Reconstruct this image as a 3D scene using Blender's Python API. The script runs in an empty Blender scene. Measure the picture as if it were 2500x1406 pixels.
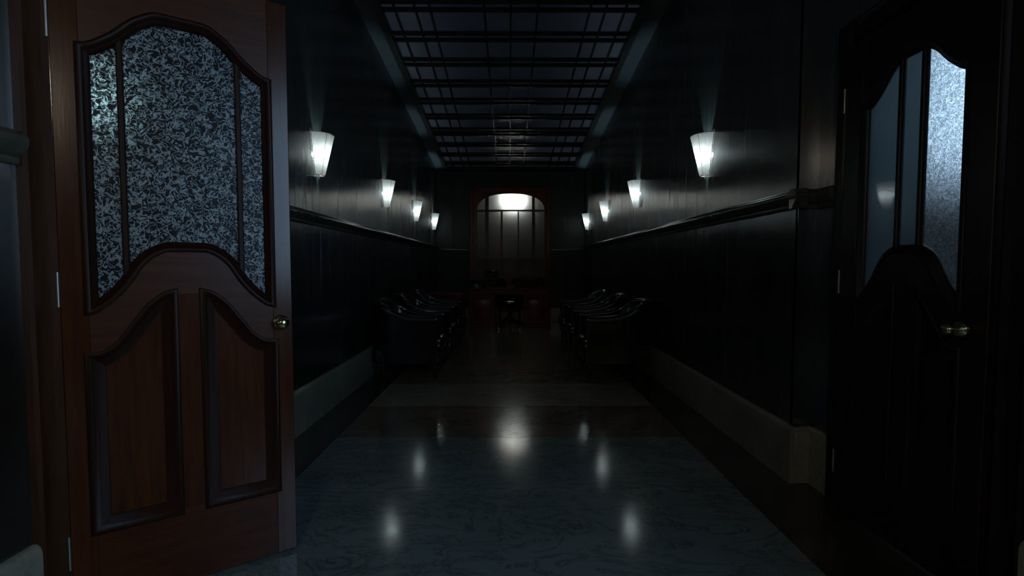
import bpy, bmesh, math, random
from mathutils import Vector
random.seed(7)
PI = math.pi
SC = bpy.context.scene
COL = SC.collection

# ------------------------------------------------------------------ camera
F_PX = 1173.0
cam_d = bpy.data.cameras.new('camera')
cam_d.sensor_width = 36.0
cam_d.lens = 36.0 * F_PX / 2500.0
cam_d.clip_start = 0.02
cam = bpy.data.objects.new('camera', cam_d)
COL.objects.link(cam)
cam.location = (0, 0, 1.146)
cam.rotation_euler = (PI/2 - math.atan(55/F_PX), 0, -math.atan(7/F_PX))
SC.camera = cam

# ------------------------------------------------------------------ world, exposure
world = bpy.data.worlds.new('night'); SC.world = world
world.use_nodes = True
world.node_tree.nodes['Background'].inputs['Color'].default_value = (.45, .62, 1, 1)
world.node_tree.nodes['Background'].inputs['Strength'].default_value = .012
SC.view_settings.view_transform = 'Standard'
SC.view_settings.look = 'None'
SC.view_settings.exposure = 0.0
SC.view_settings.gamma = 1.0
SC.view_settings.use_curve_mapping = False

# light strengths of the place and of the assumed and added lights
BULB_W = 13.0          # sconce bulbs
BULB_C = (.50, .82, 1.0)
HALL_GLOW_E = 3.0   # assumed unseen window in the right wall, lights the left door blue
SIDE_GLOW_E = 8.5    # assumed window of the room behind the right door
ASSUMED_LAMP_W = 60.0      # assumed globe lamp of the room behind the left door
BACK_LAMP_W = 130.0      # lamp behind the arched window
WARM_FILL_W = 24.0     # unseen lamp added behind the viewpoint to warm the left door
ATTIC_W = 0.9          # unseen strip lights added above the skylight

# ------------------------------------------------------------------ materials
def mat(name):
    m = bpy.data.materials.new(name); m.use_nodes = True
    nt = m.node_tree
    return m, nt, nt.nodes, nt.links, nt.nodes['Principled BSDF']

def N(ns, typ, **kw):
    n = ns.new(typ)
    for k, v in kw.items():
        if k in n.inputs: n.inputs[k].default_value = v
        else: setattr(n, k, v)
    return n

def coords(ns, ls, scale, kind='Object'):
    tc = ns.new('ShaderNodeTexCoord'); mp = ns.new('ShaderNodeMapping')
    mp.inputs['Scale'].default_value = scale
    if kind == 'World':
        g = ns.new('ShaderNodeNewGeometry'); ls.new(g.outputs['Position'], mp.inputs['Vector'])
    else:
        ls.new(tc.outputs[kind], mp.inputs['Vector'])
    return mp.outputs['Vector']

def ramp(ns, ls, fac, stops):
    r = ns.new('ShaderNodeValToRGB'); ls.new(fac, r.inputs['Fac'])
    e = r.color_ramp.elements
    e[0].position, e[0].color = stops[0][0], (*stops[0][1], 1)
    e[1].position, e[1].color = stops[-1][0], (*stops[-1][1], 1)
    for p, c in stops[1:-1]:
        x = e.new(p); x.color = (*c, 1)
    return r.outputs['Color']

def bump(ns, ls, b, fac, strength, dist):
    n = ns.new('ShaderNodeBump'); n.inputs['Strength'].default_value = strength
    n.inputs['Distance'].default_value = dist
    ls.new(fac, n.inputs['Height']); ls.new(n.outputs['Normal'], b.inputs['Normal'])

def m_wood(name, dark, light, rough=.35, scale=(14, 14, 1.2), spec=.5):
    m, nt, ns, ls, b = mat(name)
    v = coords(ns, ls, scale)
    n1 = N(ns, 'ShaderNodeTexNoise', Scale=3.0, Detail=6.0, Roughness=.6, Distortion=.6)
    ls.new(v, n1.inputs['Vector'])
    ls.new(ramp(ns, ls, n1.outputs['Fac'], [(.3, dark), (.7, light)]), b.inputs['Base Color'])
    b.inputs['Roughness'].default_value = rough
    b.inputs['Specular IOR Level'].default_value = spec
    bump(ns, ls, b, n1.outputs['Fac'], .12, .002)
    return m

def m_lacquer(name, c0, c1, rough, ior=1.6, aniso=.97):
    m, nt, ns, ls, b = mat(name)
    v = coords(ns, ls, (9, 9, .35), 'World')
    n1 = N(ns, 'ShaderNodeTexNoise', Scale=2.2, Detail=5.0, Roughness=.6)
    ls.new(v, n1.inputs['Vector'])
    ls.new(ramp(ns, ls, n1.outputs['Fac'], [(.3, c0), (.7, c1)]), b.inputs['Base Color'])
    v2 = coords(ns, ls, (45, 45, .5), 'World')
    n2 = N(ns, 'ShaderNodeTexNoise', Scale=1.0, Detail=3.0, Roughness=.6)
    ls.new(v2, n2.inputs['Vector'])
    mr = N(ns, 'ShaderNodeMapRange'); mr.inputs['To Min'].default_value = rough*.75; mr.inputs['To Max'].default_value = rough*1.3
    ls.new(n1.outputs['Fac'], mr.inputs['Value']); ls.new(mr.outputs['Result'], b.inputs['Roughness'])
    b.inputs['IOR'].default_value = ior
    b.inputs['Anisotropic'].default_value = aniso
    t = N(ns, 'ShaderNodeCombineXYZ'); t.inputs['Y'].default_value = 1.0
    ls.new(t.outputs['Vector'], b.inputs['Tangent'])
    bump(ns, ls, b, n2.outputs['Fac'], .08, .001)
    return m

def m_marble(name, c0, c1, vein, rough, scale=1.0):
    m, nt, ns, ls, b = mat(name)
    v = coords(ns, ls, (scale*.8, scale*1.6, scale), 'World')
    n0 = N(ns, 'ShaderNodeTexNoise', Scale=1.6, Detail=7.0, Roughness=.62, Distortion=1.0)
    ls.new(v, n0.inputs['Vector'])
    base = ramp(ns, ls, n0.outputs['Fac'], [(.3, c0), (.7, c1)])
    n1 = N(ns, 'ShaderNodeTexNoise', Scale=2.4, Detail=8.0, Roughness=.7, Distortion=2.2)
    ls.new(v, n1.inputs['Vector'])
    f = ramp(ns, ls, n1.outputs['Fac'], [(.47, (0, 0, 0)), (.5, (.55, .55, .55)), (.53, (0, 0, 0))])
    mx = N(ns, 'ShaderNodeMix', data_type='RGBA')
    ls.new(f, mx.inputs[0]); ls.new(base, mx.inputs[6]); mx.inputs[7].default_value = (*vein, 1)
    ls.new(mx.outputs[2], b.inputs['Base Color'])
    n2 = N(ns, 'ShaderNodeTexNoise', Scale=9.0, Detail=4.0); ls.new(v, n2.inputs['Vector'])
    mr = N(ns, 'ShaderNodeMapRange'); mr.inputs['To Min'].default_value = rough*.65; mr.inputs['To Max'].default_value = rough*1.45
    ls.new(n2.outputs['Fac'], mr.inputs['Value']); ls.new(mr.outputs['Result'], b.inputs['Roughness'])
    b.inputs['IOR'].default_value = 2.0
    return m

def m_plain(name, c, rough=.5, metal=0.0, noise=.15, ior=1.5, coat=0.0):
    m, nt, ns, ls, b = mat(name)
    v = coords(ns, ls, (6, 6, 6))
    n1 = N(ns, 'ShaderNodeTexNoise', Scale=4.0, Detail=4.0); ls.new(v, n1.inputs['Vector'])
    lo = tuple(x*(1-noise) for x in c); hi = tuple(min(1, x*(1+noise)) for x in c)
    ls.new(ramp(ns, ls, n1.outputs['Fac'], [(.3, lo), (.7, hi)]), b.inputs['Base Color'])
    b.inputs['Roughness'].default_value = rough; b.inputs['Metallic'].default_value = metal
    b.inputs['IOR'].default_value = ior; b.inputs['Coat Weight'].default_value = coat
    return m

def m_leather(name):
    m, nt, ns, ls, b = mat(name)
    v = coords(ns, ls, (1, 1, 1))
    vo = N(ns, 'ShaderNodeTexVoronoi', Scale=140.0); ls.new(v, vo.inputs['Vector'])
    n1 = N(ns, 'ShaderNodeTexNoise', Scale=5.0, Detail=3.0); ls.new(v, n1.inputs['Vector'])
    ls.new(ramp(ns, ls, n1.outputs['Fac'], [(.3, (.006, .006, .006)), (.7, (.014, .011, .009))]), b.inputs['Base Color'])
    b.inputs['Roughness'].default_value = .17; b.inputs['IOR'].default_value = 1.85
    bump(ns, ls, b, vo.outputs['Distance'], .12, .001)
    return m

def m_emit(name, c, e):
    m, nt, ns, ls, b = mat(name)
    v = coords(ns, ls, (2, 2, 2))
    n1 = N(ns, 'ShaderNodeTexNoise', Scale=2.0); ls.new(v, n1.inputs['Vector'])
    b.inputs['Base Color'].default_value = (.05, .05, .06, 1)
    ls.new(ramp(ns, ls, n1.outputs['Fac'], [(.2, tuple(x*.85 for x in c)), (.8, c)]), b.inputs['Emission Color'])
    b.inputs['Emission Strength'].default_value = e
    return m

def m_shade():
    m, nt, ns, ls, b = mat('pleated_parchment')
    out = ns['Material Output']
    v = coords(ns, ls, (30, 30, 2))
    n1 = N(ns, 'ShaderNodeTexNoise', Scale=2.0, Detail=3.0); ls.new(v, n1.inputs['Vector'])
    c = ramp(ns, ls, n1.outputs['Fac'], [(.3, (.104, .077, .064)), (.7, (.117, .088, .074))])
    tr = ns.new('ShaderNodeBsdfTranslucent'); di = ns.new('ShaderNodeBsdfDiffuse')
    ls.new(c, tr.inputs['Color']); ls.new(c, di.inputs['Color'])
    mx = ns.new('ShaderNodeMixShader'); mx.inputs[0].default_value = .62
    ls.new(di.outputs[0], mx.inputs[1]); ls.new(tr.outputs[0], mx.inputs[2])
    ls.new(mx.outputs[0], out.inputs['Surface'])
    return m

def m_glass(name, tint, rough, refr, transl, gloss_rough, pattern=None, pat_dark=.1, coat_ior=1.5, scale=70.0):
    """patterned or plain frosted glass: rough refraction + scattering body under a gloss skin"""
    m, nt, ns, ls, b = mat(name)
    out = ns['Material Output']
    v = coords(ns, ls, (1, 1, 1))
    if pattern == 'etched':
        n1 = N(ns, 'ShaderNodeTexNoise', Scale=scale, Detail=1.0, Roughness=.5, Distortion=1.2)
        ls.new(v, n1.inputs['Vector'])
        fac = ramp(ns, ls, n1.outputs['Fac'], [(.405, (0, 0, 0)), (.46, (1, 1, 1)), (.52, (.9, .9, .9)), (.575, (0, 0, 0))])
    else:
        n1 = N(ns, 'ShaderNodeTexNoise', Scale=scale, Detail=3.0); ls.new(v, n1.inputs['Vector'])
        fac = ramp(ns, ls, n1.outputs['Fac'], [(.2, (.8, .8, .8)), (.8, (1, 1, 1))])
    def body(tr_amt, col):
        rf = N(ns, 'ShaderNodeBsdfRefraction', Roughness=rough, IOR=1.35); rf.inputs['Color'].default_value = (*col, 1)
        tl = ns.new('ShaderNodeBsdfTranslucent'); tl.inputs['Color'].default_value = (*col, 1)
        df = ns.new('ShaderNodeBsdfDiffuse'); df.inputs['Color'].default_value = (*col, 1)
        a = ns.new('ShaderNodeMixShader'); a.inputs[0].default_value = tr_amt
        ls.new(df.outputs[0], a.inputs[1]); ls.new(tl.outputs[0], a.inputs[2])
        c = ns.new('ShaderNodeMixShader'); c.inputs[0].default_value = refr
        ls.new(a.outputs[0], c.inputs[1]); ls.new(rf.outputs[0], c.inputs[2])
        return c
    A = body(transl, tint)
    B = body(transl, tuple(x*pat_dark for x in tint))
    mx = ns.new('ShaderNodeMixShader'); ls.new(fac, mx.inputs[0])
    ls.new(B.outputs[0], mx.inputs[1]); ls.new(A.outputs[0], mx.inputs[2])
    bp = ns.new('ShaderNodeBump'); bp.inputs['Strength'].default_value = .35 if pattern else .0
    bp.inputs['Distance'].default_value = .002; ls.new(fac, bp.inputs['Height'])
    gl = N(ns, 'ShaderNodeBsdfGlossy', Roughness=gloss_rough)
    ls.new(bp.outputs['Normal'], gl.inputs['Normal'])
    fr = N(ns, 'ShaderNodeFresnel', IOR=coat_ior)
    m2 = ns.new('ShaderNodeMixShader')
    if pattern:
        sc_ = N(ns, 'ShaderNodeMath', operation='MULTIPLY_ADD'); ls.new(fac, sc_.inputs[0]); sc_.inputs[1].default_value = .85; sc_.inputs[2].default_value = .15
        mu = N(ns, 'ShaderNodeMath', operation='MULTIPLY'); ls.new(fr.outputs[0], mu.inputs[0]); ls.new(sc_.outputs[0], mu.inputs[1])
        ls.new(mu.outputs[0], m2.inputs[0])
    else: ls.new(fr.outputs[0], m2.inputs[0])
    ls.new(mx.outputs[0], m2.inputs[1]); ls.new(gl.outputs[0], m2.inputs[2])
    ls.new(m2.outputs[0], out.inputs['Surface'])
    return m

M = {}
M['upper'] = m_lacquer('olive_grey_lacquer_panel', (.040, .040, .033), (.062, .062, .052), .25, 3.3)
M['lower'] = m_lacquer('black_brown_lacquer_panel', (.009, .007, .0055), (.017, .013, .010), .25, 2.6)
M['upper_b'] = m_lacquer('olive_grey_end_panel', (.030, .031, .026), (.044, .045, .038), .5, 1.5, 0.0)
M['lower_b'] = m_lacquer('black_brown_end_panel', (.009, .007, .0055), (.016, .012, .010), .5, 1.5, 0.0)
M['joint'] = m_plain('dark_joint', (.006, .006, .005), .8)
M['plaster'] = m_plain('dark_olive_plaster', (.030, .031, .027), .75)
M['ceil'] = m_plain('dark_grey_ceiling', (.085, .09, .09), .7)
M['rail'] = m_plain('olive_gloss_rail', (.085, .085, .06), .2, ior=1.8)
M['base'] = m_marble('pale_olive_marble', (.21, .205, .155), (.33, .32, .245), (.12, .12, .09), .4)
M['fl_light'] = m_marble('grey_green_floor_marble', (.145, .19, .185), (.215, .27, .26), (.03, .035, .032), .12)
M['fl_mid'] = m_marble('taupe_floor_marble', (.27, .24, .18), (.38, .335, .26), (.14, .12, .09), .14)
M['fl_dark'] = m_marble('brown_floor_marble', (.14, .105, .075), (.22, .165, .12), (.06, .05, .04), .14)
M['fl_olive'] = m_marble('olive_brown_floor_marble', (.19, .165, .115), (.27, .235, .165), (.09, .08, .06), .15)
M['fl_border'] = m_marble('dark_border_marble', (.024, .018, .014), (.045, .034, .026), (.06, .05, .04), .2)
M['grout'] = m_plain('floor_bed', (.01, .01, .009), .8)
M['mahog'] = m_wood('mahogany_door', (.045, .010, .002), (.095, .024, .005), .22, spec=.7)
M['mahog_h'] = m_wood('mahogany_crosswise', (.045, .010, .002), (.095, .024, .005), .36, (1.2, 14, 14))
M['mahog_d'] = m_wood('dark_mahogany_moulding', (.018, .005, .002), (.032, .010, .004), .42, spec=.25)
M['casing'] = m_wood('brown_casing', (.045, .016, .006), (.085, .033, .012), .40)
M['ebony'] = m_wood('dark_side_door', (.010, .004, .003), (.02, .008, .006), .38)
M['deskw'] = m_wood('red_mahogany_desk', (.11, .018, .009), (.19, .036, .018), .28)
M['leather'] = m_leather('black_leather')
M['legw'] = m_plain('black_lacquer_leg', (.006, .005, .004), .3)
M['brass'] = m_plain('polished_brass', (.62, .56, .32), .16, 1.0)
M['steel'] = m_plain('hinge_steel', (.5, .48, .44), .35, 1.0)
M['black'] = m_plain('black_bakelite', (.008, .008, .008), .25)
M['paper'] = m_plain('aged_paper', (.35, .33, .28), .6)
M['iron'] = m_plain('dark_bronze_bar', (.03, .022, .018), .45, .3)
M['shade'] = m_shade()
M['stitch'] = m_plain('amber_stitching', (.40, .16, .06), .7)
M['etched'] = m_glass('etched_door_glass', (.44, .60, .69), .42, .40, .45, .36, 'etched', .05, 2.3, 56)
M['etched_r'] = m_glass('etched_side_glass', (.68, .77, .83), .36, .75, .8, .10, 'etched', .5, 1.5, 78)
M['frost'] = m_glass('plain_frosted_glass', (.44, .56, .62), .55, .35, .8, .03, None, 1, 1.9, 30)
M['backglass'] = m_glass('hammered_window_glass', (.46, .47, .44), .6, .12, .92, .25, None, 1, 1.5, 160)
M['laylight'] = m_glass('laylight_glass', (.6, .62, .66), .6, 0.0, .9, .4, None, 1, 1.3, 20)
M['clear'] = m_plain('dark_smoked_glass', (.02, .02, .018), .06, ior=1.6)
M['moon'] = m_emit('moonlit_frosted_pane', (.42, .68, 1.0), HALL_GLOW_E)  # emitting panes of the assumed hall window
M['moon2'] = m_emit('moonlit_side_pane', (.72, .85, 1.0), SIDE_GLOW_E)  # emitting pane of the assumed side-room window

# ------------------------------------------------------------------ mesh helpers
class MB:
    def __init__(s): s.v = []; s.f = []
    def add(s, vs, fs):
        o = len(s.v); s.v += [tuple(x) for x in vs]; s.f += [tuple(i+o for i in f) for f in fs]; return s
    def box(s, x0, x1, y0, y1, z0, z1, c=0.0):
        if c <= 0:
            v = [(x, y, z) for x in (x0, x1) for y in (y0, y1) for z in (z0, z1)]
            return s.add(v, [(0,1,3,2),(4,6,7,5),(0,4,5,1),(2,3,7,6),(0,2,6,4),(1,5,7,3)])
        bm = bmesh.new(); r = bmesh.ops.create_cube(bm, size=1.0)
        for p in bm.verts:
            p.co = Vector(((x0+x1)/2 + p.co.x*(x1-x0), (y0+y1)/2 + p.co.y*(y1-y0), (z0+z1)/2 + p.co.z*(z1-z0)))
        bmesh.ops.bevel(bm, geom=bm.edges[:], offset=c, segments=1 if c < .006 else 3, affect='EDGES', profile=.5)
        bm.verts.ensure_lookup_table(); bm.verts.index_update()
        s.add([p.co[:] for p in bm.verts], [[q.index for q in f.verts] for f in bm.faces]); bm.free(); return s
    def prism(s, poly, axis, a, b):
        """extrude a 2D polygon; axis 'y': poly=(x,z); 'z': (x,y); 'x': (y,z)"""
        def P(p, t):
            return {'y': (p[0], t, p[1]), 'z': (p[0], p[1], t), 'x': (t, p[0], p[1])}[axis]
        n = len(poly); v = [P(p, a) for p in poly] + [P(p, b) for p in poly]
        f = [tuple(range(n)), tuple(range(2*n-1, n-1, -1))] + [(i, (i+1) % n + 0, (i+1) % n + n, i+n) for i in range(n)]
        return s.add(v, f)
    def lathe(s, prof, seg=20, c=(0,0,0), a0=0, a1=2*PI, axis='z', caps=True):
        full = abs(a1-a0-2*PI) < 1e-6; m = seg if full else seg+1
        v = []
        for r, z in prof:
            for k in range(m):
                a = a0 + (a1-a0)*k/seg
                p = (r*math.cos(a), r*math.sin(a), z)
                if axis == 'y': p = (p[0], p[2], p[1])
                if axis == 'x': p = (p[2], p[0], p[1])
                v.append((p[0]+c[0], p[1]+c[1], p[2]+c[2]))
        f = []
        for i in range(len(prof)-1):
            for k in range(seg):
                k2 = (k+1) % m
                f.append((i*m+k, i*m+k2, (i+1)*m+k2, (i+1)*m+k))
        if full and caps:
            if prof[0][0] > 1e-5: f.append(tuple(range(m-1, -1, -1)))
            if prof[-1][0] > 1e-5: f.append(tuple((len(prof)-1)*m+k for k in range(m)))
        return s.add(v, f)
    def tube(s, pts, r, seg=8, closed=False):
        pts = [Vector(p) for p in pts]; n = len(pts); rings = []
        up = Vector((0, 0, 1))
        for i, p in enumerate(pts):
            if closed: t = pts[(i+1) % n]-pts[i-1]
            else: t = pts[min(i+1, n-1)]-pts[max(i-1, 0)]
            t.normalize()
            a = up.cross(t)
            if a.length < 1e-3: a = Vector((1, 0, 0)).cross(t)
            a.normalize(); b = t.cross(a)
            rr = r[i] if isinstance(r, (list, tuple)) else r
            rings.append([p + a*rr*math.cos(2*PI*k/seg) + b*rr*math.sin(2*PI*k/seg) for k in range(seg)])
        v = [q for ring in rings for q in ring]; f = []
        for i in range(n if closed else n-1):
            j = (i+1) % n
            for k in range(seg): f.append((i*seg+k, i*seg+(k+1) % seg, j*seg+(k+1) % seg, j*seg+k))
        if not closed:
            f.append(tuple(range(seg-1, -1, -1))); f.append(tuple((n-1)*seg+k for k in range(seg)))
        return s.add(v, f)
    def sweep(s, path, prof, normal, closed=False):
        """sweep profile (a = sideways in the plane, b = along the normal) along a planar path, mitred"""
        P = [Vector(p) for p in path]; Nn = Vector(normal).normalized(); n = len(P); m = len(prof); v = []
        for i in range(n):
            d0 = (P[i]-P[i-1]) if (closed or i > 0) else (P[1]-P[0])
            d1 = (P[(i+1) % n]-P[i]) if (closed or i < n-1) else (P[n-1]-P[n-2])
            d0.normalize(); d1.normalize()
            s0 = Nn.cross(d0); s1 = Nn.cross(d1); sd = s0+s1
            if sd.length < 1e-6: sd = s0
            sd.normalize(); k = 1/max(.35, sd.dot(s0))
            for a, b in prof: v.append(P[i]+sd*a*k+Nn*b)
        f = []
        for i in range(n if closed else n-1):
            j = (i+1) % n
            for q in range(m): f.append((i*m+q, i*m+(q+1) % m, j*m+(q+1) % m, j*m+q))
        if not closed:
            f.append(tuple(range(m-1, -1, -1))); f.append(tuple((n-1)*m+q for q in range(m)))
        return s.add(v, f)
    def mesh(s, name, smooth=40):
        me = bpy.data.meshes.new(name); me.from_pydata(s.v, [], s.f); me.validate()
        bm = bmesh.new(); bm.from_mesh(me); bmesh.ops.recalc_face_normals(bm, faces=bm.faces); bm.to_mesh(me); bm.free()
        if smooth:
            me.shade_smooth(); me.set_sharp_from_angle(angle=math.radians(smooth))
        return me

def obj(name, mb, m, parent=None, smooth=40, loc=None):
    me = mb.mesh(name, smooth) if isinstance(mb, MB) else mb
    o = bpy.data.objects.new(name, me); COL.objects.link(o)
    if m and not me.materials: me.materials.append(M[m] if isinstance(m, str) else m)
    if parent: o.parent = parent
    if loc: o.location = loc
    return o
def tag(o, label, cat, group=None, kind=None):
    o['label'] = label; o['category'] = cat
    if group: o['group'] = group
    if kind: o['kind'] = kind
    return o
def empty(name, loc=(0,0,0), rz=0):
    o = bpy.data.objects.new(name, None); COL.objects.link(o)
    o.location = loc; o.rotation_euler.z = rz; o.empty_display_size = .1
    return o
def copy_tree(o, parent=None):
    c = o.copy(); COL.objects.link(c); c.parent = parent
    for ch in list(o.children): copy_tree(ch, c)
    return c
def interp(pts, x):
    """smooth (monotone cubic) interpolation through (x, y) points"""
    if x <= pts[0][0]: return pts[0][1]
    if x >= pts[-1][0]: return pts[-1][1]
    n = len(pts)
    def slope(i):
        if i == 0 or i == n-1: return 0.0
        a = (pts[i][1]-pts[i-1][1])/(pts[i][0]-pts[i-1][0]); b = (pts[i+1][1]-pts[i][1])/(pts[i+1][0]-pts[i][0])
        return 0.0 if a*b <= 0 else 2*a*b/(a+b)
    for i in range(n-1):
        if x <= pts[i+1][0]:
            h = pts[i+1][0]-pts[i][0]; t = (x-pts[i][0])/h
            return ((2*t**3-3*t*t+1)*pts[i][1] + (t**3-2*t*t+t)*h*slope(i) + (3*t*t-2*t**3)*pts[i+1][1] + (t**3-t*t)*h*slope(i+1))

# ------------------------------------------------------------------ the corridor shell
XL, XR, XS = -1.445, 1.50, 1.60      # left face, right face, recessed right face near the camera
YB, YF, YSTEP = 9.67, -3.2, 2.50     # back wall, wall behind the camera, step in the right wall
SL = .109
def zc(y): return 3.05 + SL*(YB-y)   # the ceiling falls towards the back wall
RAIL = 1.50                          # chair rail
BASE = .30                           # marble base
DL0, DL1, DZ = 1.53, 2.215, 2.17     # left door opening
DR0, DR1 = 1.535, 2.245              # right door opening

def wall_side(name, segs, label):
    """backing of a long wall: boxes (x0,x1,y0,y1,z0,z1 or None=ceiling)"""
    mb = MB()
    for x0, x1, y0, y1, z0, z1 in segs:
        if z1 is None:
            mb.prism([(y0, z0), (y1, z0), (y1, zc(y1)+.05), (y0, zc(y0)+.05)], 'x', x0, x1)
        else: mb.box(x0, x1, y0, y1, z0, z1)
    return tag(obj(name, mb, 'joint', smooth=0), label, 'wall', kind='structure')
T = .02
wl = wall_side('wall_left', [(XL-.16, XL-T, YF, DL0, 0, None), (XL-.16, XL-T, DL1, YB, 0, None), (XL-.16, XL-T, DL0, DL1, DZ, None)],
               'long dark lacquered wall on the left with four lit sconces')
HW0, HW1, HZ0, HZ1 = -1.7, .75, .95, 3.05  # assumed hall window beside the camera, out of view
wr = wall_side('wall_right', [(XR+T, XS+.16, YSTEP, YB, 0, None), (XS+T, XS+.16, DR1, YSTEP, 0, None), (XS+T, XS+.16, DR0, DR1, DZ, None),
                (XS+T, XS+.16, HW1, DR0, 0, None), (XS+T, XS+.16, YF, HW0, 0, None), (XS+T, XS+.16, HW0, HW1, 0, HZ0), (XS+T, XS+.16, HW0, HW1, HZ1, None)],
               'long dark lacquered wall on the right with four lit sconces')
def panel(parent, x, side, y0, y1, z0, z1, m, top=False):
    g = .0016; xa, xb = (x-T, x) if side < 0 else (x, x+T)
    mb = MB()
    if top:
        a, b = zc(y0)+.04, zc(y1)+.04
        mb.prism([(y0+g, z0), (y1-g, z0), (y1-g, b), (y0+g, a)], 'x', xa, xb)
    else: mb.box(xa, xb, y0+g, y1-g, z0, z1, .0012)
    o = obj('panel', mb, m, parent, smooth=0)
def panels(parent, x, side, cuts, upper=True, lower=True):
    for a, b in zip(cuts, cuts[1:]):
        if upper: panel(parent, x, side, a, b, RAIL, 0, 'upper', True)
        if lower: panel(parent, x, side, a, b, BASE-.02, RAIL, 'lower')
def cuts(a, b, w=.775):
    n = max(1, round((b-a)/w)); return [a+(b-a)*i/n for i in range(n+1)]
panels(wl, XL, -1, cuts(DL1, YB)); panels(wl, XL, -1, cuts(YF, DL0, 1.2))
panel(wl, XL, -1, DL0, DL1, DZ, 0, 'upper', True)
panels(wr, XR, 1, cuts(YSTEP, YB)); panels(wr, XS, 1, [DR1, YSTEP+.02]); panels(wr, XS, 1, [HW1, DR0]); panels(wr, XS, 1, cuts(YF, HW0, 1.2))
panel(wr, XS, 1, DR0, DR1, DZ, 0, 'upper', True)
panel(wr, XS, 1, HW0, HW1, BASE-.02, HZ0, 'lower'); panel(wr, XS, 1, HW0, HW1, HZ1, 0, 'upper', True)
# face of the step, turned to the camera
mb = MB().box(XR, XS+T, YSTEP-.004, YSTEP+.02, RAIL, zc(YSTEP)); obj('panel', mb, 'upper', wr, 0)
mb = MB().box(XR, XS+T, YSTEP-.004, YSTEP+.02, BASE-.02, RAIL); obj('panel', mb, 'lower', wr, 0)

# back wall with the arched window opening
WX0, WX1, WZ0, WZ1 = -.785, .825, .88, 2.70
mb = MB()
mb.box(XL-.16, WX0+.06, YB+T, YB+.16, 0, 3.12).box(WX1-.06, XR+.16, YB+T, YB+.16, 0, 3.12)
mb.box(WX0+.06, WX1-.06, YB+T, YB+.16, 0, WZ0+.03).box(WX0+.06, WX1-.06, YB+T, YB+.16, WZ1-.05, 3.12)
wb = tag(obj('wall_back', mb, 'joint', smooth=0), 'far end wall with the arched red-framed window', 'wall', kind='structure')
def bpanel(x0, x1, z0, z1, m):
    obj('panel', MB().box(x0+.0016, x1-.0016, YB, YB+T, z0, z1, .0012), m, wb, 0)
for x0, x1 in ((XL, -1.11), (-1.11, WX0+.05), (WX1-.05, 1.16), (1.16, XR)):
    bpanel(x0, x1, 1.46, 3.10, 'upper_b'); bpanel(x0, x1, BASE-.02, 1.46, 'lower_b')
bpanel(WX0+.05, WX1-.05, WZ1-.05, 3.10, 'upper_b'); bpanel(WX0+.05, WX1-.05, BASE-.02, WZ0+.03, 'lower_b')
mb = MB().box(XL-.16, XS+.16, YF-.15, YF, 0, zc(YF)+.05)
tag(obj('wall_front', mb, 'plaster', smooth=0), 'plain dark wall closing the corridor behind the viewpoint', 'wall', kind='structure')

# base, chair rail
def run(mb, x, side, y0, y1, prof):
    """extrude a (proud, z) profile along y on a wall face"""
    mb.prism([(x - side*p, z) for p, z in prof], 'y', 0, 1) if False else None
    n = len(prof); v = [(x-side*p, y, z) for y in (y0, y1) for p, z in prof]
    f = [tuple(range(n)), tuple(range(2*n-1, n-1, -1))]+[(i, (i+1) % n, (i+1) % n+n, i+n) for i in range(n)]
    mb.add(v, f); return mb
PB = [(-T, 0), (.028, 0), (.028, BASE-.025), (.022, BASE-.008), (.012, BASE), (-T, BASE)]
PR = [(-T, RAIL-.06), (.010, RAIL-.06), (.014, RAIL-.052), (.014, RAIL-.040), (.024, RAIL-.034), (.036, RAIL-.020), (.044, RAIL-.004), (.046, RAIL+.010),
      (.040, RAIL+.022), (.026, RAIL+.028), (.014, RAIL+.032), (.010, RAIL+.04), (-T, RAIL+.04)]
CAS = .10   # width of the door casings
def runs(name, prof, m, spans, x_side, label, cat):
    o = empty(name); tag(o, label, cat, kind='structure')
    for x, y0, y1 in spans:
        n = max(1, round((y1-y0)/2.3)) if cat == 'baseboard' else 1
        for i in range(n):
            a = y0+(y1-y0)*i/n; b = y0+(y1-y0)*(i+1)/n
            obj('marble_slab' if cat == 'baseboard' else 'rail_length', run(MB(), x, x_side, a+(.0008 if i else 0), b-.0008, prof), m, o, 50)
    return o
runs('baseboard_left', PB, 'base', [(XL, YF, DL0-CAS), (XL, DL1+CAS, YB)], -1, 'tall pale marble base along the left wall', 'baseboard')
br = runs('baseboard_right', PB, 'base', [(XS, YF, DR0-CAS), (XS, DR1+CAS, YSTEP-.004), (XR, YSTEP-.03, YB)], 1, 'tall pale marble base along the right wall', 'baseboard')
obj('marble_slab', MB().box(XR-.001, XS+.01, YSTEP-.032, YSTEP-.004, 0, BASE, .004), 'base', br)
runs('trim_1', PR, 'rail', [(XL, YF, DL0-CAS), (XL, DL1+CAS, YB)], -1, 'glossy olive chair rail along the left wall', 'chair rail')
tr = runs('trim_2', PR, 'rail', [(XS, YF, HW0-.08), (XS, HW1+.08, DR0-CAS), (XS, DR1+CAS, YSTEP-.004), (XR, YSTEP-.045, YB)], 1, 'glossy olive chair rail along the right wall', 'chair rail')
mb = MB(); n = len(PR)
vv = [(x, YSTEP-.004-p, z) for x in (XR-.04, XS) for p, z in PR]
mb.add(vv, [tuple(range(n)), tuple(range(2*n-1, n-1, -1))]+[(i, (i+1) % n, (i+1) % n+n, i+n) for i in range(n)])
obj('rail_length', mb, 'rail', tr, 50)
bb = empty('baseboard_back'); tag(bb, 'pale marble base along the far end wall', 'baseboard', kind='structure')
for x0, x1 in ((XL+.03, 0.02), (0.022, XR-.03)): obj('marble_slab', MB().box(x0, x1, YB-.028, YB, 0, BASE, .004), 'base', bb)
bt = empty('trim_3'); tag(bt, 'thin trim line across the far end wall beside the arched window', 'trim', kind='structure')
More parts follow.
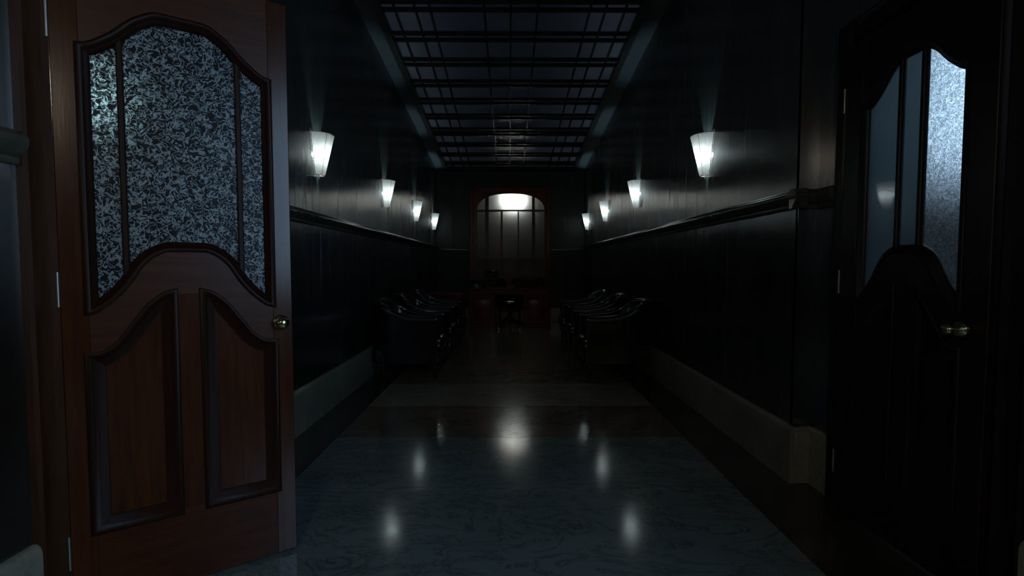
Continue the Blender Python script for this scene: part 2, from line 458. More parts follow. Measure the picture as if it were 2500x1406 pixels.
for x0, x1 in ((XL+.03, WX0-.01), (WX1+.01, XR-.03)): obj('rail_length', MB().box(x0, x1, YB-.022, YB, 1.44, 1.475, .006), 'rail', bt)

# ------------------------------------------------------------------ floor
FZ = -.02
mb = MB().box(-6.2, 6.2, YF-.2, YB+2.2, -.15, FZ)
fl = tag(obj('floor', mb, 'grout', smooth=0), 'polished marble floor of broad slabs with dark side borders', 'floor', kind='structure')
BX0, BX1 = -1.15, 1.175
seams = [-3.2, -2.07, -1.32, -.58, .17, .92, 1.665, 2.41, 3.155, 3.885, 4.61, 5.357, 6.09, 6.83, 7.57, 8.30, 9.04, 9.67]
kinds = ['mid', 'light', 'mid', 'light', 'mid', 'light', 'light', 'light', 'dark', 'mid', 'olive', 'olive', 'olive', 'olive', 'olive', 'olive', 'olive']
def slab(x0, x1, y0, y1, m):
    g = .0012
    o = obj('floor_slab', MB().box(x0+g, x1-g, y0+g, y1-g, FZ-.005, 0, .0011), m, fl, 0)
for (a, b), k in zip(zip(seams, seams[1:]), kinds): slab(BX0, BX1, a, b, 'fl_'+k)
for x0, x1 in ((XL-.02, BX0), (BX1, XS+.02)):
    c = cuts(YF, YB, 1.55)
    for a, b in zip(c, c[1:]): slab(x0, x1, a, b, 'fl_border')

# ------------------------------------------------------------------ ceiling with the long skylight
SX0, SX1, SY0, SY1 = -1.235, 1.268, 3.1, 9.60
def cz(mb, x0, x1, y0, y1, lo, hi):
    v = [(x, y, zc(y)+d) for x in (x0, x1) for y in (y0, y1) for d in (lo, hi)]
    return mb.add(v, [(0,1,3,2),(4,6,7,5),(0,4,5,1),(2,3,7,6),(0,2,6,4),(1,5,7,3)])
mb = MB()
cz(mb, XL-.16, SX0, YF-.1, YB+.1, 0, .12); cz(mb, SX1, XS+.16, YF-.1, YB+.1, 0, .12)
cz(mb, SX0, SX1, YF-.1, SY0, 0, .12); cz(mb, SX0, SX1, SY1, YB+.1, 0, .12)
tag(obj('ceiling', mb, 'ceil', smooth=0), 'dark grey ceiling margin sloping down to the far wall', 'ceiling', kind='structure')
sky = empty('window_2', (0, 0, 0)); tag(sky, 'long gridded skylight of dim bluish glass in the ceiling', 'skylight', kind='structure')
for x0, x1, y0, y1 in ((SX0-.05, SX0+.02, SY0, SY1), (SX1-.02, SX1+.05, SY0, SY1), (SX0-.05, SX1+.05, SY0-.05, SY0+.02), (SX0-.05, SX1+.05, SY1-.03, SY1+.05)):
    obj('frame', cz(MB(), x0, x1, y0, y1, -.035, .06), 'iron', sky, 0)
xb = [-1.096, -.898, -.756, -.236, .016, .276, .778, .929, 1.118]
yb = []
for y in (9.212, 8.733, 8.234, 7.734, 7.100, 6.600, 6.105, 5.605, 5.105, 4.605, 4.105, 3.605): yb += [y, y+.118]
yb.append(7.603); yb.sort()
BW = .009
for x in xb:
    obj('bar', cz(MB(), x-BW, x+BW, SY0, SY1, -.004, .03), 'iron', sky, 0)
for y in yb:
    obj('bar', cz(MB(), SX0, SX1, y-BW*1.3, y+BW*1.3, -.016, .02), 'iron', sky, 0)
ye = [SY0]+yb+[SY1]; xe = [SX0]+xb+[SX1]
for j in range(len(ye)-1):
    cols = xe if ye[j+1]-ye[j] > .2 else [x for x in xe if x != .016]
    for i in range(len(cols)-1):
        obj('pane', cz(MB(), cols[i]+.002, cols[i+1]-.002, ye[j]+.002, ye[j+1]-.002, .031, .035), 'laylight', sky, 0)
for sx in (SX0+.22, SX1-.22):     # unseen area lights added to brighten both sides of the skylight
    ld = bpy.data.lights.new('loft_tube', 'AREA'); ld.shape = 'RECTANGLE'; ld.size = .25; ld.size_y = 6.3
    ld.energy = ATTIC_W; ld.color = (.72, .83, 1.0)
    lo = bpy.data.objects.new('loft_tube', ld); COL.objects.link(lo); lo.parent = sky
    lo.location = (sx*1.02, 6.35, zc(6.35)+.42); lo.rotation_euler = (-math.atan(SL), 0, 0)

# ------------------------------------------------------------------ doors
DOOR_H = 2.14
def door(name, w, edge, mull, glass_mats, wood, wood_h, mould, loc, rz, label, knob_far=True):
    """local x: hinge edge 0 -> free edge w, front face at y=-.022 looking to -y"""
    root = empty(name, loc, rz); tag(root, label, 'door', kind='structure')
    c = w/2; t0, t1 = -.022, .022
    half = c-edge                                   # half width of the glazed field
    s = half/.268
    ARCH = [(0, 1.205), (.05*s, 1.205), (.095*s, 1.187), (.129*s, 1.155), (.175*s, 1.08), (.22*s, 1.03), (half, .998)]
    PTOP = [(0, 1.048), (.05*s, 1.045), (.1*s, 1.010), (.146*s, .948), (.202*s, .872), (half-.018, .846), (half, .846)]
    GTOP = [(0, 1.985), (.06*s, 1.985), (.12*s, 1.955), (.19*s, 1.885), (half-.012, 1.84), (half, 1.838)]
    arch = lambda x: interp(ARCH, abs(x-c)); ptop = lambda x: interp(PTOP, abs(x-c)); gtop = lambda x: interp(GTOP, abs(x-c))
    X0, X1 = edge, w-edge; m0 = c-.048; m1 = c+.048
    def xs(a, b, n=28): return [a+(b-a)*i/n for i in range(n+1)]
    for a, b in ((0, X0), (X1, w)): obj('stile', MB().box(a, b, t0, t1, .012, DOOR_H, .002), wood, root, 0)
    obj('top_rail', MB().prism([(x, gtop(x)) for x in xs(X0, X1)]+[(X1, DOOR_H), (X0, DOOR_H)], 'y', t0, t1), wood_h, root, 0)
    low = [(x, ptop(x)) for x in xs(m1, X1, 16)]; low0 = [(x, ptop(x)) for x in xs(X0, m0, 16)]
    poly = [(x, arch(x)) for x in xs(X0, X1, 44)] + list(reversed(low)) + [(m1, 1.046), (m0, 1.046)] + list(reversed(low0))
    obj('lock_rail', MB().prism(poly, 'y', t0, t1), wood_h, root, 0)
    obj('bottom_rail', MB().box(X0, X1, t0, t1, .012, .275), wood_h, root, 0)
    obj('centre_stile', MB().box(m0, m1, t0, t1, .275, 1.0465), wood, root, 0)
    prof_p = [(.017, 0), (.017, .004), (.012, .008), (.004, .007), (-.002, 0), (-.011, -.004), (-.022, -.009), (-.031, -.0135), (-.034, -.0135), (-.034, -.019), (.006, -.019)]
    prof_g = [(-.012, 0), (-.012, .004), (-.006, .008), (.002, .007), (.007, 0), (.013, -.005), (.020, -.009), (.023, -.015), (.023, -.0185), (-.004, -.0185)]
    for a, b, left in ((X0, m0, True), (m1, X1, False)):
        top = [(x, ptop(x)) for x in xs(a, b, 16)]
        p = obj('panel', MB().prism(top+[(b, .275), (a, .275)], 'y', t0+.016, t1-.012), wood, root, 0)
        path = [(x, t0, z) for x, z in top] + [(b, t0, .275), (a, t0, .275)]
        obj('panel_moulding', MB().sweep(path, prof_p, (0, -1, 0), True), mould, p, 50)
    # glazing
    gx = [X0]+[c+d for d in mull]+[X1]
    mw = .009
    for i in range(len(gx)-1):
        a = gx[i]; b = gx[i+1]; q = xs(a, b, 20)
        obj('glass_pane', MB().prism([(x, arch(x)-.004) for x in q]+[(x, gtop(x)+.004) for x in reversed(q)], 'y', -.003, .003), glass_mats[i], root, 0)
    for d in mull:
        x = c+d; obj('mullion', MB().box(x-mw, x+mw, -.014, .014, arch(x)-.01, gtop(x)+.01, .003), mould, root, 0)
    path = [(x, t0, arch(x)) for x in xs(X0, X1, 44)] + [(x, t0, gtop(x)) for x in reversed(xs(X0, X1, 44))]
    for sgn in (-1, 1):
        pth = [(x, sgn*.022, z) for x, y, z in path]
        pr = [(-sgn*a, b) for a, b in prof_g]
        obj('glass_moulding', MB().sweep(pth, pr, (0, sgn, 0), True), mould, root, 50)
    # knob on its rose, both faces
    kx = w-.042; kz = .925
    for sgn in (-1, 1):
        k = obj('knob', MB().lathe([(.0001, .062), (.012, .061), (.019, .056), (.0225, .048), (.021, .040), (.014, .033), (.009, .028), (.008, .012), (.008, .004)], 24, (0, 0, 0), axis='y'), 'brass', root)
        k.location = (kx, sgn*.022, kz)
        if sgn < 0: k.rotation_euler.z = PI
        rs = obj('rose', MB().lathe([(.031, .0), (.031, .003), (.028, .009), (.021, .014), (.012, .017), (.0085, .019)], 28, axis='y'), 'brass', k)
    for z in (.22, 1.07, 1.90):
        obj('hinge', MB().lathe([(.0055, z-.055), (.0055, z+.055)], 10, (-.004, t0-.003, 0)), 'steel', root)
    return root
TH = math.radians(34)
dl = door('door_1', .672, .068, (-.170, .168), ['etched']*3, 'mahog', 'mahog_h', 'mahog_d', (-1.425, 1.535, 0), TH,
          'mahogany door with etched glass standing ajar on the left, brass knob')
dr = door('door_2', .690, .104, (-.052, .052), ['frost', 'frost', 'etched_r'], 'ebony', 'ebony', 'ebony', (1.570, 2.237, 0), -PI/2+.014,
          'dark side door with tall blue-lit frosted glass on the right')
# the lock rose of the right door sits a little further in
for o in dr.children:
    if o.name.split('.')[0] == 'knob': o.location.x -= .05

def casing(name, x, side, y0, y1, ztop, label, depth=.15):
    o = empty(name); tag(o, label, 'door casing', kind='structure')
    prof = [(0, 0), (.0, .022), (.012, .03), (.03, .024), (.05, .018), (.075, .02), (.088, .026), (CAS, .022), (CAS, 0)]
    nx = -side
    for ya, s in ((y0, -1), (y1, 1)):
        v = []; n = len(prof)
        for z in (0, ztop+CAS):
            for a, b in prof: v.append((x+nx*b, ya+s*a, z))
        obj('upright', MB().add(v, [tuple(range(n)), tuple(range(2*n-1, n-1, -1))]+[(i, (i+1) % n, (i+1) % n+n, i+n) for i in range(n)]), M_CAS[name], o, 30)
    v = []
    for y in (y0, y1):
        for a, b in prof: v.append((x+nx*b, y, ztop+a))
    n = len(prof)
    obj('head', MB().add(v, [tuple(range(n)), tuple(range(2*n-1, n-1, -1))]+[(i, (i+1) % n, (i+1) % n+n, i+n) for i in range(n)]), M_CAS[name], o, 30)
    xa, xb2 = sorted((x, x+side*depth))
    for y in (y0-.018, y1): obj('jamb', MB().box(xa, xb2, y, y+.018 if y == y1 else y0, 0, ztop), M_CAS[name], o, 0)
    obj('jamb', MB().box(xa, xb2, y0, y1, ztop-.018, ztop), M_CAS[name], o, 0)
    return o
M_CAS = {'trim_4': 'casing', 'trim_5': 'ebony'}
casing('trim_4', XL, -1, DL0, DL1, DZ, 'brown moulded casing around the open left doorway')
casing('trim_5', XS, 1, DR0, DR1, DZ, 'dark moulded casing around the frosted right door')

# ------------------------------------------------------------------ arched window in the back wall
win = empty('window_1', (0, YB, 0)); tag(win, 'arched many-paned window in a red wooden frame on the far wall', 'window', kind='structure')
GX0, GX1, GZ0, GS, GT = -.640, .707, .915, 2.25, 2.578
gc = (GX0+GX1)/2; gh = (GX1-GX0)/2
def warch(x):
    u = min(1, abs(x-gc)/gh); return GS+(GT-GS)*(1-u**2.5)**(1/2.2)
q = [GX0+(GX1-GX0)*(.5-.5*math.cos(PI*i/48)) for i in range(49)]
outer = [(WX0+.06, GZ0-.02), (WX0+.06, WZ1-.06), (WX1-.06, WZ1-.06), (WX1-.06, GZ0-.02)]
poly = outer + [(GX1, GZ0-.02)]+[(x, warch(x)) for x in reversed(q)]+[(GX0, GZ0-.02)]
obj('frame', MB().prism(poly, 'y', -.005, .05), 'deskw', win, 0)
for a in ((WX0, WX0+.07, WZ0, WZ1), (WX1-.07, WX1, WZ0, WZ1), (WX0+.07, WX1-.07, WZ1-.07, WZ1)):
    obj('casing', MB().box(a[0], a[1], -.035, .02, a[2], a[3], .006), 'deskw', win, 0)
obj('sill', MB().box(WX0-.03, WX1+.03, -.06, .04, WZ0-.03, WZ0+.03, .006), 'deskw', win, 0)
mv = .009
zh = [2.250, 1.269]; xv = [(-.418, True), (-.139, False), (.181, False), (.468, True)]
for x, full in xv: obj('muntin', MB().box(x-mv, x+mv, .0, .022, GZ0, warch(x)+.01 if full else 2.25, .002), 'deskw', win, 0)
for z in zh: obj('muntin', MB().box(GX0, GX1, -.002, .022, z-mv, z+mv, .002), 'deskw', win, 0)
obj('muntin', MB().box(GX0, GX1, -.002, .022, GZ0-.012, GZ0+.012, .002), 'deskw', win, 0)
xg = [GX0, -.418, -.139, .181, .468, GX1]
def wpane(poly): obj('pane', MB().prism(poly, 'y', .010, .014), 'backglass', win, 0)
for z0, z1 in ((GZ0, 1.269), (1.269, 2.25)):
    for a, b in zip(xg, xg[1:]): wpane([(a, z0), (b, z0), (b, z1), (a, z1)])
for a, b in ((GX0, -.418), (-.418, .468), (.468, GX1)):
    qq = [a+(b-a)*i/16 for i in range(17)]
    wpane([(a, 2.25), (b, 2.25)]+[(x, warch(x)+.003) for x in reversed(qq)])
# small room behind the window, with its lamp
mb = MB().box(-1.6, 1.6, YB+1.6, YB+1.75, 0, 3.2).box(-1.75, -1.6, YB+.16, YB+1.75, 0, 3.2).box(1.6, 1.75, YB+.16, YB+1.75, 0, 3.2).box(-1.75, 1.75, YB+.16, YB+1.75, 3.2, 3.3)
tag(obj('wall_beyond', mb, 'plaster', smooth=0), 'plain walls of the room behind the arched window', 'wall', kind='structure')
pl = empty('pendant_lamp', (.085, YB+.125, 2.475)); tag(pl, 'lamp glowing behind the top pane of the arched window', 'lamp')
obj('cord', MB().tube([(0, .09, 0), (0, .11, .05), (0, .11, .72)], .004, 6), 'black', pl)
obj('reflector', MB().lathe([(.155, -.044), (.158, -.040), (.150, .0), (.120, .050), (.070, .082), (.012, .095), (.012, .090), (.066, .077), (.115, .046), (.145, -.002), (.151, -.040), (.155, -.044)], 24, axis='y', caps=False), 'paper', pl)
ld = bpy.data.lights.new('bulb', 'POINT'); ld.energy = BACK_LAMP_W; ld.color = (.90, .93, 1.0); ld.shadow_soft_size = .05
lo = bpy.data.objects.new('bulb', ld); COL.objects.link(lo); lo.parent = pl

# ------------------------------------------------------------------ assumed hall window beside the camera, and the side rooms
hw = empty('window_3', (XS+T, 0, 0)); tag(hw, 'moonlit frosted window in the right wall beside the viewpoint', 'window', kind='structure')  # assumed, out of view; its emitting panes throw blue light on the left door
for y0, y1, z0, z1 in ((HW0-.08, HW0+.04, HZ0-.08, HZ1+.08), (HW1-.04, HW1+.08, HZ0-.08, HZ1+.08), (HW0, HW1, HZ0-.08, HZ0+.04), (HW0, HW1, HZ1-.04, HZ1+.08)):
    obj('frame', MB().box(-.04, .08, y0, y1, z0, z1, .004), 'casing', hw, 0)
for y0, y1, z0, z1 in ((HW0-.06, HW0, HZ0-.06, HZ1+.06), (HW1, HW1+.06, HZ0-.06, HZ1+.06), (HW0, HW1, HZ0-.06, HZ0), (HW0, HW1, HZ1, HZ1+.06)):
    obj('reveal', MB().box(.14, .46, y0, y1, z0, z1), 'casing', hw, 0)  # depth added to keep the blue window light from reaching down the corridor
ys = [HW0+.04+(HW1-HW0-.08)*i/3 for i in range(4)]
for y in ys[1:3]: obj('mullion', MB().box(.39, .45, y-.02, y+.02, HZ0+.04, HZ1-.04, .003), 'casing', hw, 0)
for a, b in zip(ys, ys[1:]): obj('pane', MB().box(.42, .43, a, b, HZ0+.03, HZ1-.03), 'moon', hw, 0)

mb = MB()
mb.box(4.4, 4.55, .9, 6.2, 0, 3.6).box(XS+.16, 4.4, .9, 1.0, 0, 3.6).box(XS+.16, 4.4, 6.1, 6.2, 0, 3.6).box(XS+.16, 4.55, .9, 6.2, 3.6, 3.7)
tag(obj('wall_side_room_right', mb, 'base', smooth=0), 'pale walls of the room behind the frosted right door', 'wall', kind='structure')
sw = empty('window_4', (4.4, 0, 0)); tag(sw, 'moonlit window glowing through the etched pane of the right door', 'window', kind='structure')  # assumed window, its emitting pane brightens the right door glass from behind
S0, S1, SZ0, SZ1 = 3.35, 5.0, 2.05, 3.4
obj('pane', MB().box(-.03, -.02, S0, S1, SZ0, SZ1), 'moon2', sw, 0)
for y0, y1, z0, z1 in ((S0-.06, S0, SZ0-.06, SZ1+.06), (S1, S1+.06, SZ0-.06, SZ1+.06), (S0, S1, SZ0-.06, SZ0), (S0, S1, SZ1, SZ1+.06)):
    obj('frame', MB().box(-.05, 0, y0, y1, z0, z1, .004), 'casing', sw, 0)

mb = MB()
mb.box(-4.55, -4.4, .3, 5.2, 0, 3.2).box(-4.4, XL-.16, .3, .4, 0, 3.2).box(-4.4, XL-.16, 5.1, 5.2, 0, 3.2).box(-4.55, XL-.16, .3, 5.2, 3.2, 3.3)
tag(obj('wall_side_room_left', mb, 'plaster', smooth=0), 'dark walls of the room behind the open left door', 'wall', kind='structure')
gp = empty('globe_lamp', (-2.75, 3.15, 2.25)); tag(gp, 'globe lamp glowing through the upper left pane of the open door', 'lamp')  # assumed lamp, added to light the upper left pane from behind
obj('cord', MB().lathe([(.004, .12), (.004, .95)], 6), 'black', gp)
obj('lamp_cap', MB().lathe([(.02, .15), (.06, .12), (.065, .10)], 16), 'brass', gp)
ld = bpy.data.lights.new('globe', 'POINT'); ld.energy = ASSUMED_LAMP_W; ld.color = (1, .97, .78); ld.shadow_soft_size = .12
lo = bpy.data.objects.new('globe', ld); COL.objects.link(lo); lo.parent = gp

hp = empty('hall_pendant', (-.25, -1.9, 2.55)); tag(hp, 'pendant lamp hanging in the hall behind the viewpoint', 'lamp')  # unseen pendant, added for warm light on the left door
obj('cord', MB().lathe([(.004, .14), (.004, zc(-1.9)-2.55)], 6), 'black', hp)
obj('lamp_shade', MB().lathe([(.03, .16), (.06, .14), (.17, .03), (.175, .02), (.170, .022), (.057, .134), (.03, .155), (.03, .16)], 24, caps=False), 'brass', hp)
ld = bpy.data.lights.new('bulb', 'POINT'); ld.energy = WARM_FILL_W; ld.color = (1, .86, .68); ld.shadow_soft_size = .06
lo = bpy.data.objects.new('bulb', ld); COL.objects.link(lo); lo.parent = hp; lo.location = (0, 0, .03)

# ------------------------------------------------------------------ wall sconces
SR0, SR1, SH = .050, .120, .300
def make_sconce():
    """half-cone shade on the wall plane x=0, opening towards +x, bottom at z=0"""
    root = empty('wall_sconce')
    seg = 36; rows = 8; mb = MB(); v = []
    def rad(z): return SR0+(SR1-SR0)*z/SH
    for j in range(rows+1):
        z = SH*j/rows
        for k in range(seg*2+1):
            a = -PI/2+PI*k/(seg*2); r = rad(z)*(1+.012*(1 if k % 2 else -1)*(1 if 0 < k < seg*2 else 0))
            v.append((.004+r*math.cos(a), r*math.sin(a), z))
    m = seg*2+1
    f = [(j*m+k, j*m+k+1, (j+1)*m+k+1, (j+1)*m+k) for j in range(rows) for k in range(m-1)]
    sh = obj('lamp_shade', mb.add(v, f), 'shade', root, 0)
    def cover(z, r0, r1):
        vv = []; n = 24
        for r in (r0, r1):
            for k in range(n+1):
                a = -PI/2+PI*k/n; vv.append((.004+r*math.cos(a), r*math.sin(a), z))
        return MB().add(vv, [(k, k+1, n+1+k+1, n+1+k) for k in range(n)])
    obj('top_cover', cover(SH-.004, .060, SR1-.002), 'shade', root, 0)
    obj('bottom_cover', cover(.004, .014, SR0-.001), 'shade', root, 0)
    # scalloped whip-stitched borders: along the rims and down both straight edges
    mb = MB(); ico = [(.0045, 0)]
    def bead(p, r=.0042):
        mb.lathe([(.0002, -r), (r*.8, -r*.6), (r, 0), (r*.8, r*.6), (.0002, r)], 6, p)
    n = 26
    for k in range(n+1):
        a = -PI/2+PI*k/n; bead((.004+SR1*math.cos(a), SR1*math.sin(a), SH+.001))
    for k in range(13):
        a = -PI/2+PI*k/12; bead((.004+SR0*math.cos(a), SR0*math.sin(a), -.001))
    for k in range(1, 24):
        z = SH*k/24
        for s in (-1, 1): bead((.005, s*rad(z), z))
    obj('stitched_border', mb, 'stitch', sh)
    for a in (-.62, .62):
        mb = MB().tube([(.004+(rad(z)+.0016)*math.cos(a), (rad(z)+.0016)*math.sin(a), z) for z in (0, SH)], .0012, 6)
        obj('seam', mb, 'stitch', sh)
    obj('wall_plate', MB().box(-.001, .008, -.022, .022, .08, .20, .002), 'brass', root)
    obj('lamp_holder', MB().tube([(.006, 0, .155), (.010, 0, .157), (.016, 0, .158)], .005, 8), 'brass', root)
    ld = bpy.data.lights.new('bulb', 'POINT'); ld.energy = BULB_W; ld.color = BULB_C; ld.shadow_soft_size = .016
    lo = bpy.data.objects.new('bulb', ld); COL.objects.link(lo); lo.parent = root; lo.location = (.034, 0, .158)
    return root
ordw = ['nearest the viewer, beside the open mahogany door', 'second from the open mahogany door', 'third from the open mahogany door', 'farthest back, beside the end wall']
ordr = ['nearest the viewer, beside the frosted side door', 'second from the frosted side door', 'third from the frosted side door', 'farthest back, beside the end wall']
proto = make_sconce(); first = True
for side, x, rz, o_ in ((-1, XL, 0, ordw), (1, XR, PI, ordr)):
    for i, y in enumerate((3.665, 5.62, 7.39, 9.13)):
        s_ = proto if first else copy_tree(proto); first = False
        s_.location = (x, y, 1.822); s_.rotation_euler.z = rz
        tag(s_, 'lit half-cone wall sconce on the %s wall, %s' % ('left' if side < 0 else 'right', o_[i]), 'wall lamp', 'parchment wall sconces')

# ------------------------------------------------------------------ tub armchairs
def make_armchair():
    """local: back at x=0, front at x=.70, width along y, floor z=0"""
    root = empty('tub_armchair')
    D, W = .70, .56; hw = W/2
    # plan of the outer face: arm front -> back -> other arm front
    plan = []
    for i in range(9): plan.append((D-.02-(D-.02-.27)*i/9, -hw))
    for i in range(25):
        a = -PI/2-PI*i/24; plan.append((.27+.27*math.cos(a) if True else 0, hw*math.sin(a)))
    for i in range(9): plan.append((.27+(D-.02-.27)*(i+1)/9, hw))
    TOP = [(0, .80), (.05, .795), (.14, .765), (.24, .71), (.34, .668), (.45, .648), (.60, .640), (.70, .642)]
    n = len(plan); th = .075
    secs = []
    for i, (x, y) in enumerate(plan):
        a = plan[max(0, i-1)]; b = plan[min(n-1, i+1)]
        tx, ty = b[0]-a[0], b[1]-a[1]; l = math.hypot(tx, ty); nx, ny = -ty/l, tx/l     # inward or outward
        cx, cy = .34-x, -y
        if nx*cx+ny*cy < 0: nx, ny = -nx, -ny                                            # inward
        zt = interp(TOP, x)
        r = .036
        sec = [(.012, .165), (.004, .30), (0, .45), (-.004, zt-.075), (-.012, zt-.05)]
        for k in range(9):
            an = PI*1.08-PI*1.16*k/8
            sec.append((.026+r*1.05*math.cos(an), zt-r+r*math.sin(an)))
        sec += [(th-.012, zt-.08), (th, zt-.16), (th+.01, .40), (th+.01, .165)]
        secs.append([(x+nx*o, y+ny*o, z) for o, z in sec])
    m = len(secs[0]); v = [p for s in secs for p in s]
    f = [(i*m+k, i*m+(k+1) % m, (i+1)*m+(k+1) % m, (i+1)*m+k) for i in range(n-1) for k in range(m)]
    f += [tuple(range(m-1, -1, -1)), tuple((n-1)*m+k for k in range(m))]
    sh = obj('backrest', MB().add(v, f), 'leather', root, 55)
    for side in (-1, 1):   # rolled arm fronts
        y = side*(hw-.032)
        mb = MB().lathe([(.0005, .014), (.022, .012), (.034, .004), (.036, -.006), (.036, -.03)], 16, (D-.012, y, .606), axis='x')
        obj('arm_front', mb, 'leather', root)
        mb = MB().tube([(D-.016, side*(hw-.005), z) for z in (.17, .3, .45, .57)], .006, 6); obj('piping', mb, 'leather', sh)
    obj('seat_rail', MB().box(.06, D-.01, -hw+.05, hw-.05, .165, .30, .012), 'leather', root)
    obj('front_apron', MB().box(D-.03, D+.002, -hw+.015, hw-.015, .165, .285, .012), 'leather', root)
    bm = MB().box(.10, D+.035, -hw+.078, hw-.078, .285, .425, .045)
    obj('seat_cushion', bm, 'leather', root)
    prof = [(.010, 0), (.014, .006), (.014, .014), (.009, .02), (.011, .028), (.016, .06), (.020, .11), (.022, .14), (.017, .15), (.022, .158), (.022, .175)]
    me = None
    for x, y in ((D-.04, -hw+.04), (D-.04, hw-.04), (.13, -hw+.075), (.13, hw-.075)):
        lg = obj('leg', MB().lathe(prof, 12) if me is None else me, 'legw', root); me = lg.data; lg.location = (x, y, 0)
    return root
chl = ['nearest the viewer', 'in the middle of the row', 'last before the low table']
chr_ = ['nearest the viewer', 'in the middle of the row', 'farthest back, nearest the desk']
proto = make_armchair(); first = True
for side, ords, ys_ in ((-1, chl, (5.04, 6.0, 6.93)), (1, chr_, (5.0, 6.02, 6.95))):
    for i, y in enumerate(ys_):
        c_ = proto if first else copy_tree(proto); first = False
        c_.location = (XL+.037, y, 0) if side < 0 else (XR-.037, y, 0)
        c_.rotation_euler.z = 0 if side < 0 else PI
        tag(c_, 'black leather tub armchair against the %s wall, %s' % ('left' if side < 0 else 'right', ords[i]), 'armchair', 'black tub armchairs')

# low table at the end of the left row
t = empty('side_table', (-1.03, 8.12, 0)); tag(t, 'low dark wooden table at the far end of the left chair row', 'table')
obj('table_top', MB().box(-.27, .27, -.25, .25, .655, .685, .008), 'deskw', t)
obj('apron', MB().box(-.23, .23, -.21, .21, .59, .655, .004), 'deskw', t)
me = None
for sx in (-1, 1):
    for sy in (-1, 1):
        l = obj('leg', MB().lathe([(.012, 0), (.018, .02), (.016, .3), (.024, .56), (.024, .60)], 10) if me is None else me, 'deskw', t); me = l.data
        l.location = (sx*.21, sy*.19, 0)

# ------------------------------------------------------------------ desk
DY = 8.81
dk = empty('pedestal_desk', (.004, DY, 0)); tag(dk, 'red mahogany pedestal desk under the arched window', 'desk')
obj('desk_top', MB().box(-.775, .775, -.02, .45, .705, .735, .009), 'deskw', dk)
obj('desk_apron', MB().box(-.75, .75, .012, .43, .60, .705, .003), 'deskw', dk)
for x0, x1 in ((-.735, -.285), (-.26, .26), (.285, .735)):
    dw = obj('drawer', MB().box(x0, x1, -.002, .012, .613, .695, .004), 'deskw', dk)
    kb = obj('knob', MB().lathe([(.004, 0), (.004, .008), (.010, .014), (.009, .021), (.0002, .024)], 12, (0, 0, 0), axis='y'), 'brass', dw)
    kb.location = ((x0+x1)/2, -.002, .655); kb.rotation_euler.z = PI
for x0, x1 in ((-.75, -.255), (.265, .75)):
    pd = obj('pedestal', MB().box(x0, x1, .012, .43, .05, .60, .003), 'deskw', dk)
    obj('plinth', MB().box(x0-.012, x1+.012, .0, .44, 0, .055, .005), 'deskw', pd)
    obj('door', MB().box(x0+.03, x1-.03, .0, .012, .085, .575, .004), 'deskw', pd)
    obj('raised_field', MB().box(x0+.085, x1-.085, -.006, .004, .14, .52, .006), 'deskw', pd)
obj('foot_rail', MB().box(-.255, .265, .30, .325, .012, .05, .004), 'deskw', dk)
DT = .735
# stool
st = empty('swivel_stool', (.004, 8.70, 0)); tag(st, 'round black padded swivel stool tucked at the desk kneehole', 'stool')
obj('seat', MB().lathe([(.0002, .438), (.18, .438), (.225, .450), (.245, .475), (.24, .505), (.20, .528), (.12, .540), (.0002, .543)], 32), 'leather', st)
obj('column', MB().lathe([(.075, .438), (.06, .40), (.03, .36), (.022, .31), (.03, .26), (.05, .22), (.055, .17), (.03, .15)], 16), 'legw', st)
for k in range(4):
    a = PI/4+PI/2*k; ca, sa = math.cos(a), math.sin(a)
    lg = obj('foot', MB().tube([(ca*r, sa*r, z) for r, z in ((.02, .185), (.10, .165), (.19, .11), (.265, .045))], [.024, .024, .02, .014], 8), 'legw', st)
    obj('caster', MB().lathe([(.006, -.012), (.019, -.010), (.021, 0), (.019, .010), (.006, .012)], 12, (ca*.272, sa*.272, .0212), axis='y'), 'brass', lg)
# chair behind the desk
dc = empty('desk_chair', (.002, 9.40, 0)); tag(dc, 'wooden desk chair behind the desk, curved crest rail showing', 'chair')
obj('crest_rail', MB().prism([(-.225, .905), (-.225, .945), (-.20, .955), (-.10, .945), (0, .938), (.10, .945), (.20, .955), (.225, .945), (.225, .905), (.10, .885), (0, .88), (-.10, .885)], 'y', -.015, .02), 'deskw', dc, 30)
for sx in (-1, 1):
    obj('back_post', MB().tube([(sx*.19, 0, 0), (sx*.19, 0, .45), (sx*.20, .003, .70), (sx*.205, .003, .93)], .016, 8), 'deskw', dc)
    obj('leg', MB().lathe([(.013, 0), (.02, .2), (.022, .44)], 10, (sx*.19, -.36, 0)), 'deskw', dc)
obj('splat', MB().prism([(-.06, .47), (-.075, .62), (-.05, .75), (-.08, .89), (.08, .89), (.05, .75), (.075, .62), (.06, .47)], 'y', -.006, .008), 'deskw', dc, 30)
obj('seat', MB().box(-.215, .215, -.40, .02, .43, .475, .014), 'leather', dc)
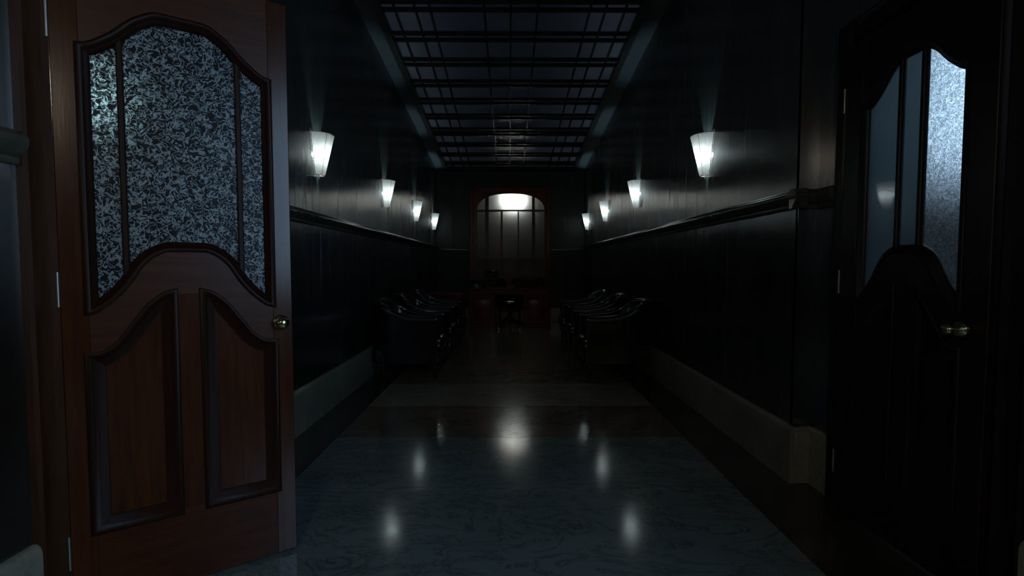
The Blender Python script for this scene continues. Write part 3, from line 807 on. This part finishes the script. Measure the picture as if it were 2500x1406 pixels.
# things on the desk
lp = empty('desk_lamp', (-.395, 9.05, DT)); tag(lp, 'unlit desk lamp with wide dark shade on the left of the desk', 'lamp')
obj('base', MB().lathe([(.075, 0), (.075, .010), (.06, .02), (.03, .03), (.014, .045), (.010, .06)], 24), 'brass', lp)
obj('stem', MB().tube([(0, 0, .05), (0, 0, .15), (.012, 0, .25), (.05, 0, .30)], .007, 8), 'brass', lp)
obj('lamp_shade', MB().lathe([(.150, .270), (.152, .276), (.135, .302), (.095, .325), (.045, .338), (.0002, .341)], 32, (.052, 0, 0), caps=False), 'black', lp)
tp = empty('telephone', (-.62, 8.98, DT), .2); tag(tp, 'black desk telephone at the left end of the desk', 'telephone')
obj('body', MB().prism([(-.11, 0), (.11, 0), (.10, .025), (.05, .075), (-.05, .075), (-.10, .025)], 'y', -.085, .085), 'black', tp, 20)
obj('cradle', MB().box(-.05, .05, -.05, .05, .075, .10, .008), 'black', tp)
hs = obj('handset', MB().tube([(-.115, 0, .095), (-.10, 0, .115), (-.05, 0, .13), (.05, 0, .13), (.10, 0, .115), (.115, 0, .095)], [.024, .018, .013, .013, .018, .024], 10), 'black', tp)
obj('dial', MB().lathe([(.036, 0), (.034, .006), (.012, .008), (.0002, .008)], 20, (0, -.089, .038), axis='y'), 'brass', tp)
ik = empty('inkwell', (-.09, 8.98, DT)); tag(ik, 'small black inkwell on the desk, left of the papers', 'inkwell', 'desk inkwells')
obj('pot', MB().lathe([(.036, 0), (.038, .01), (.036, .05), (.022, .066), (.018, .07)], 16), 'black', ik)
obj('lid', MB().lathe([(.020, .070), (.022, .078), (.012, .086), (.0002, .090)], 16), 'black', ik)
i2 = copy_tree(ik); i2.location = (.15, 8.98, DT); tag(i2, 'small black inkwell on the desk, right of the papers', 'inkwell', 'desk inkwells')
for k, lbl in enumerate(('lower book lying on the desk between two inkwells', 'upper book lying on the desk between two inkwells')):
    bk = empty('book', (.03, 8.97, DT+.026*k), .03*k); tag(bk, lbl, 'book', 'books on the desk')
    obj('pages', MB().box(-.072, .072, -.10, .10, .003, .0225), 'paper', bk, 0)
    for z in (0, .0222): obj('cover', MB().box(-.076, .076, -.104, .104, z, z+.0034, .001), 'deskw', bk, 0)
gb = empty('glass_globe', (.578, 9.04, DT)); tag(gb, 'dark glass globe on a brass foot at the right of the desk', 'globe')
obj('foot', MB().lathe([(.055, 0), (.055, .008), (.03, .018), (.018, .026)], 20), 'brass', gb)
obj('globe', MB().lathe([(.0002, .020)]+[(.078*math.sin(PI*k/14), .098-.078*math.cos(PI*k/14)) for k in range(1, 14)]+[(.0002, .176)], 24), 'clear', gb)
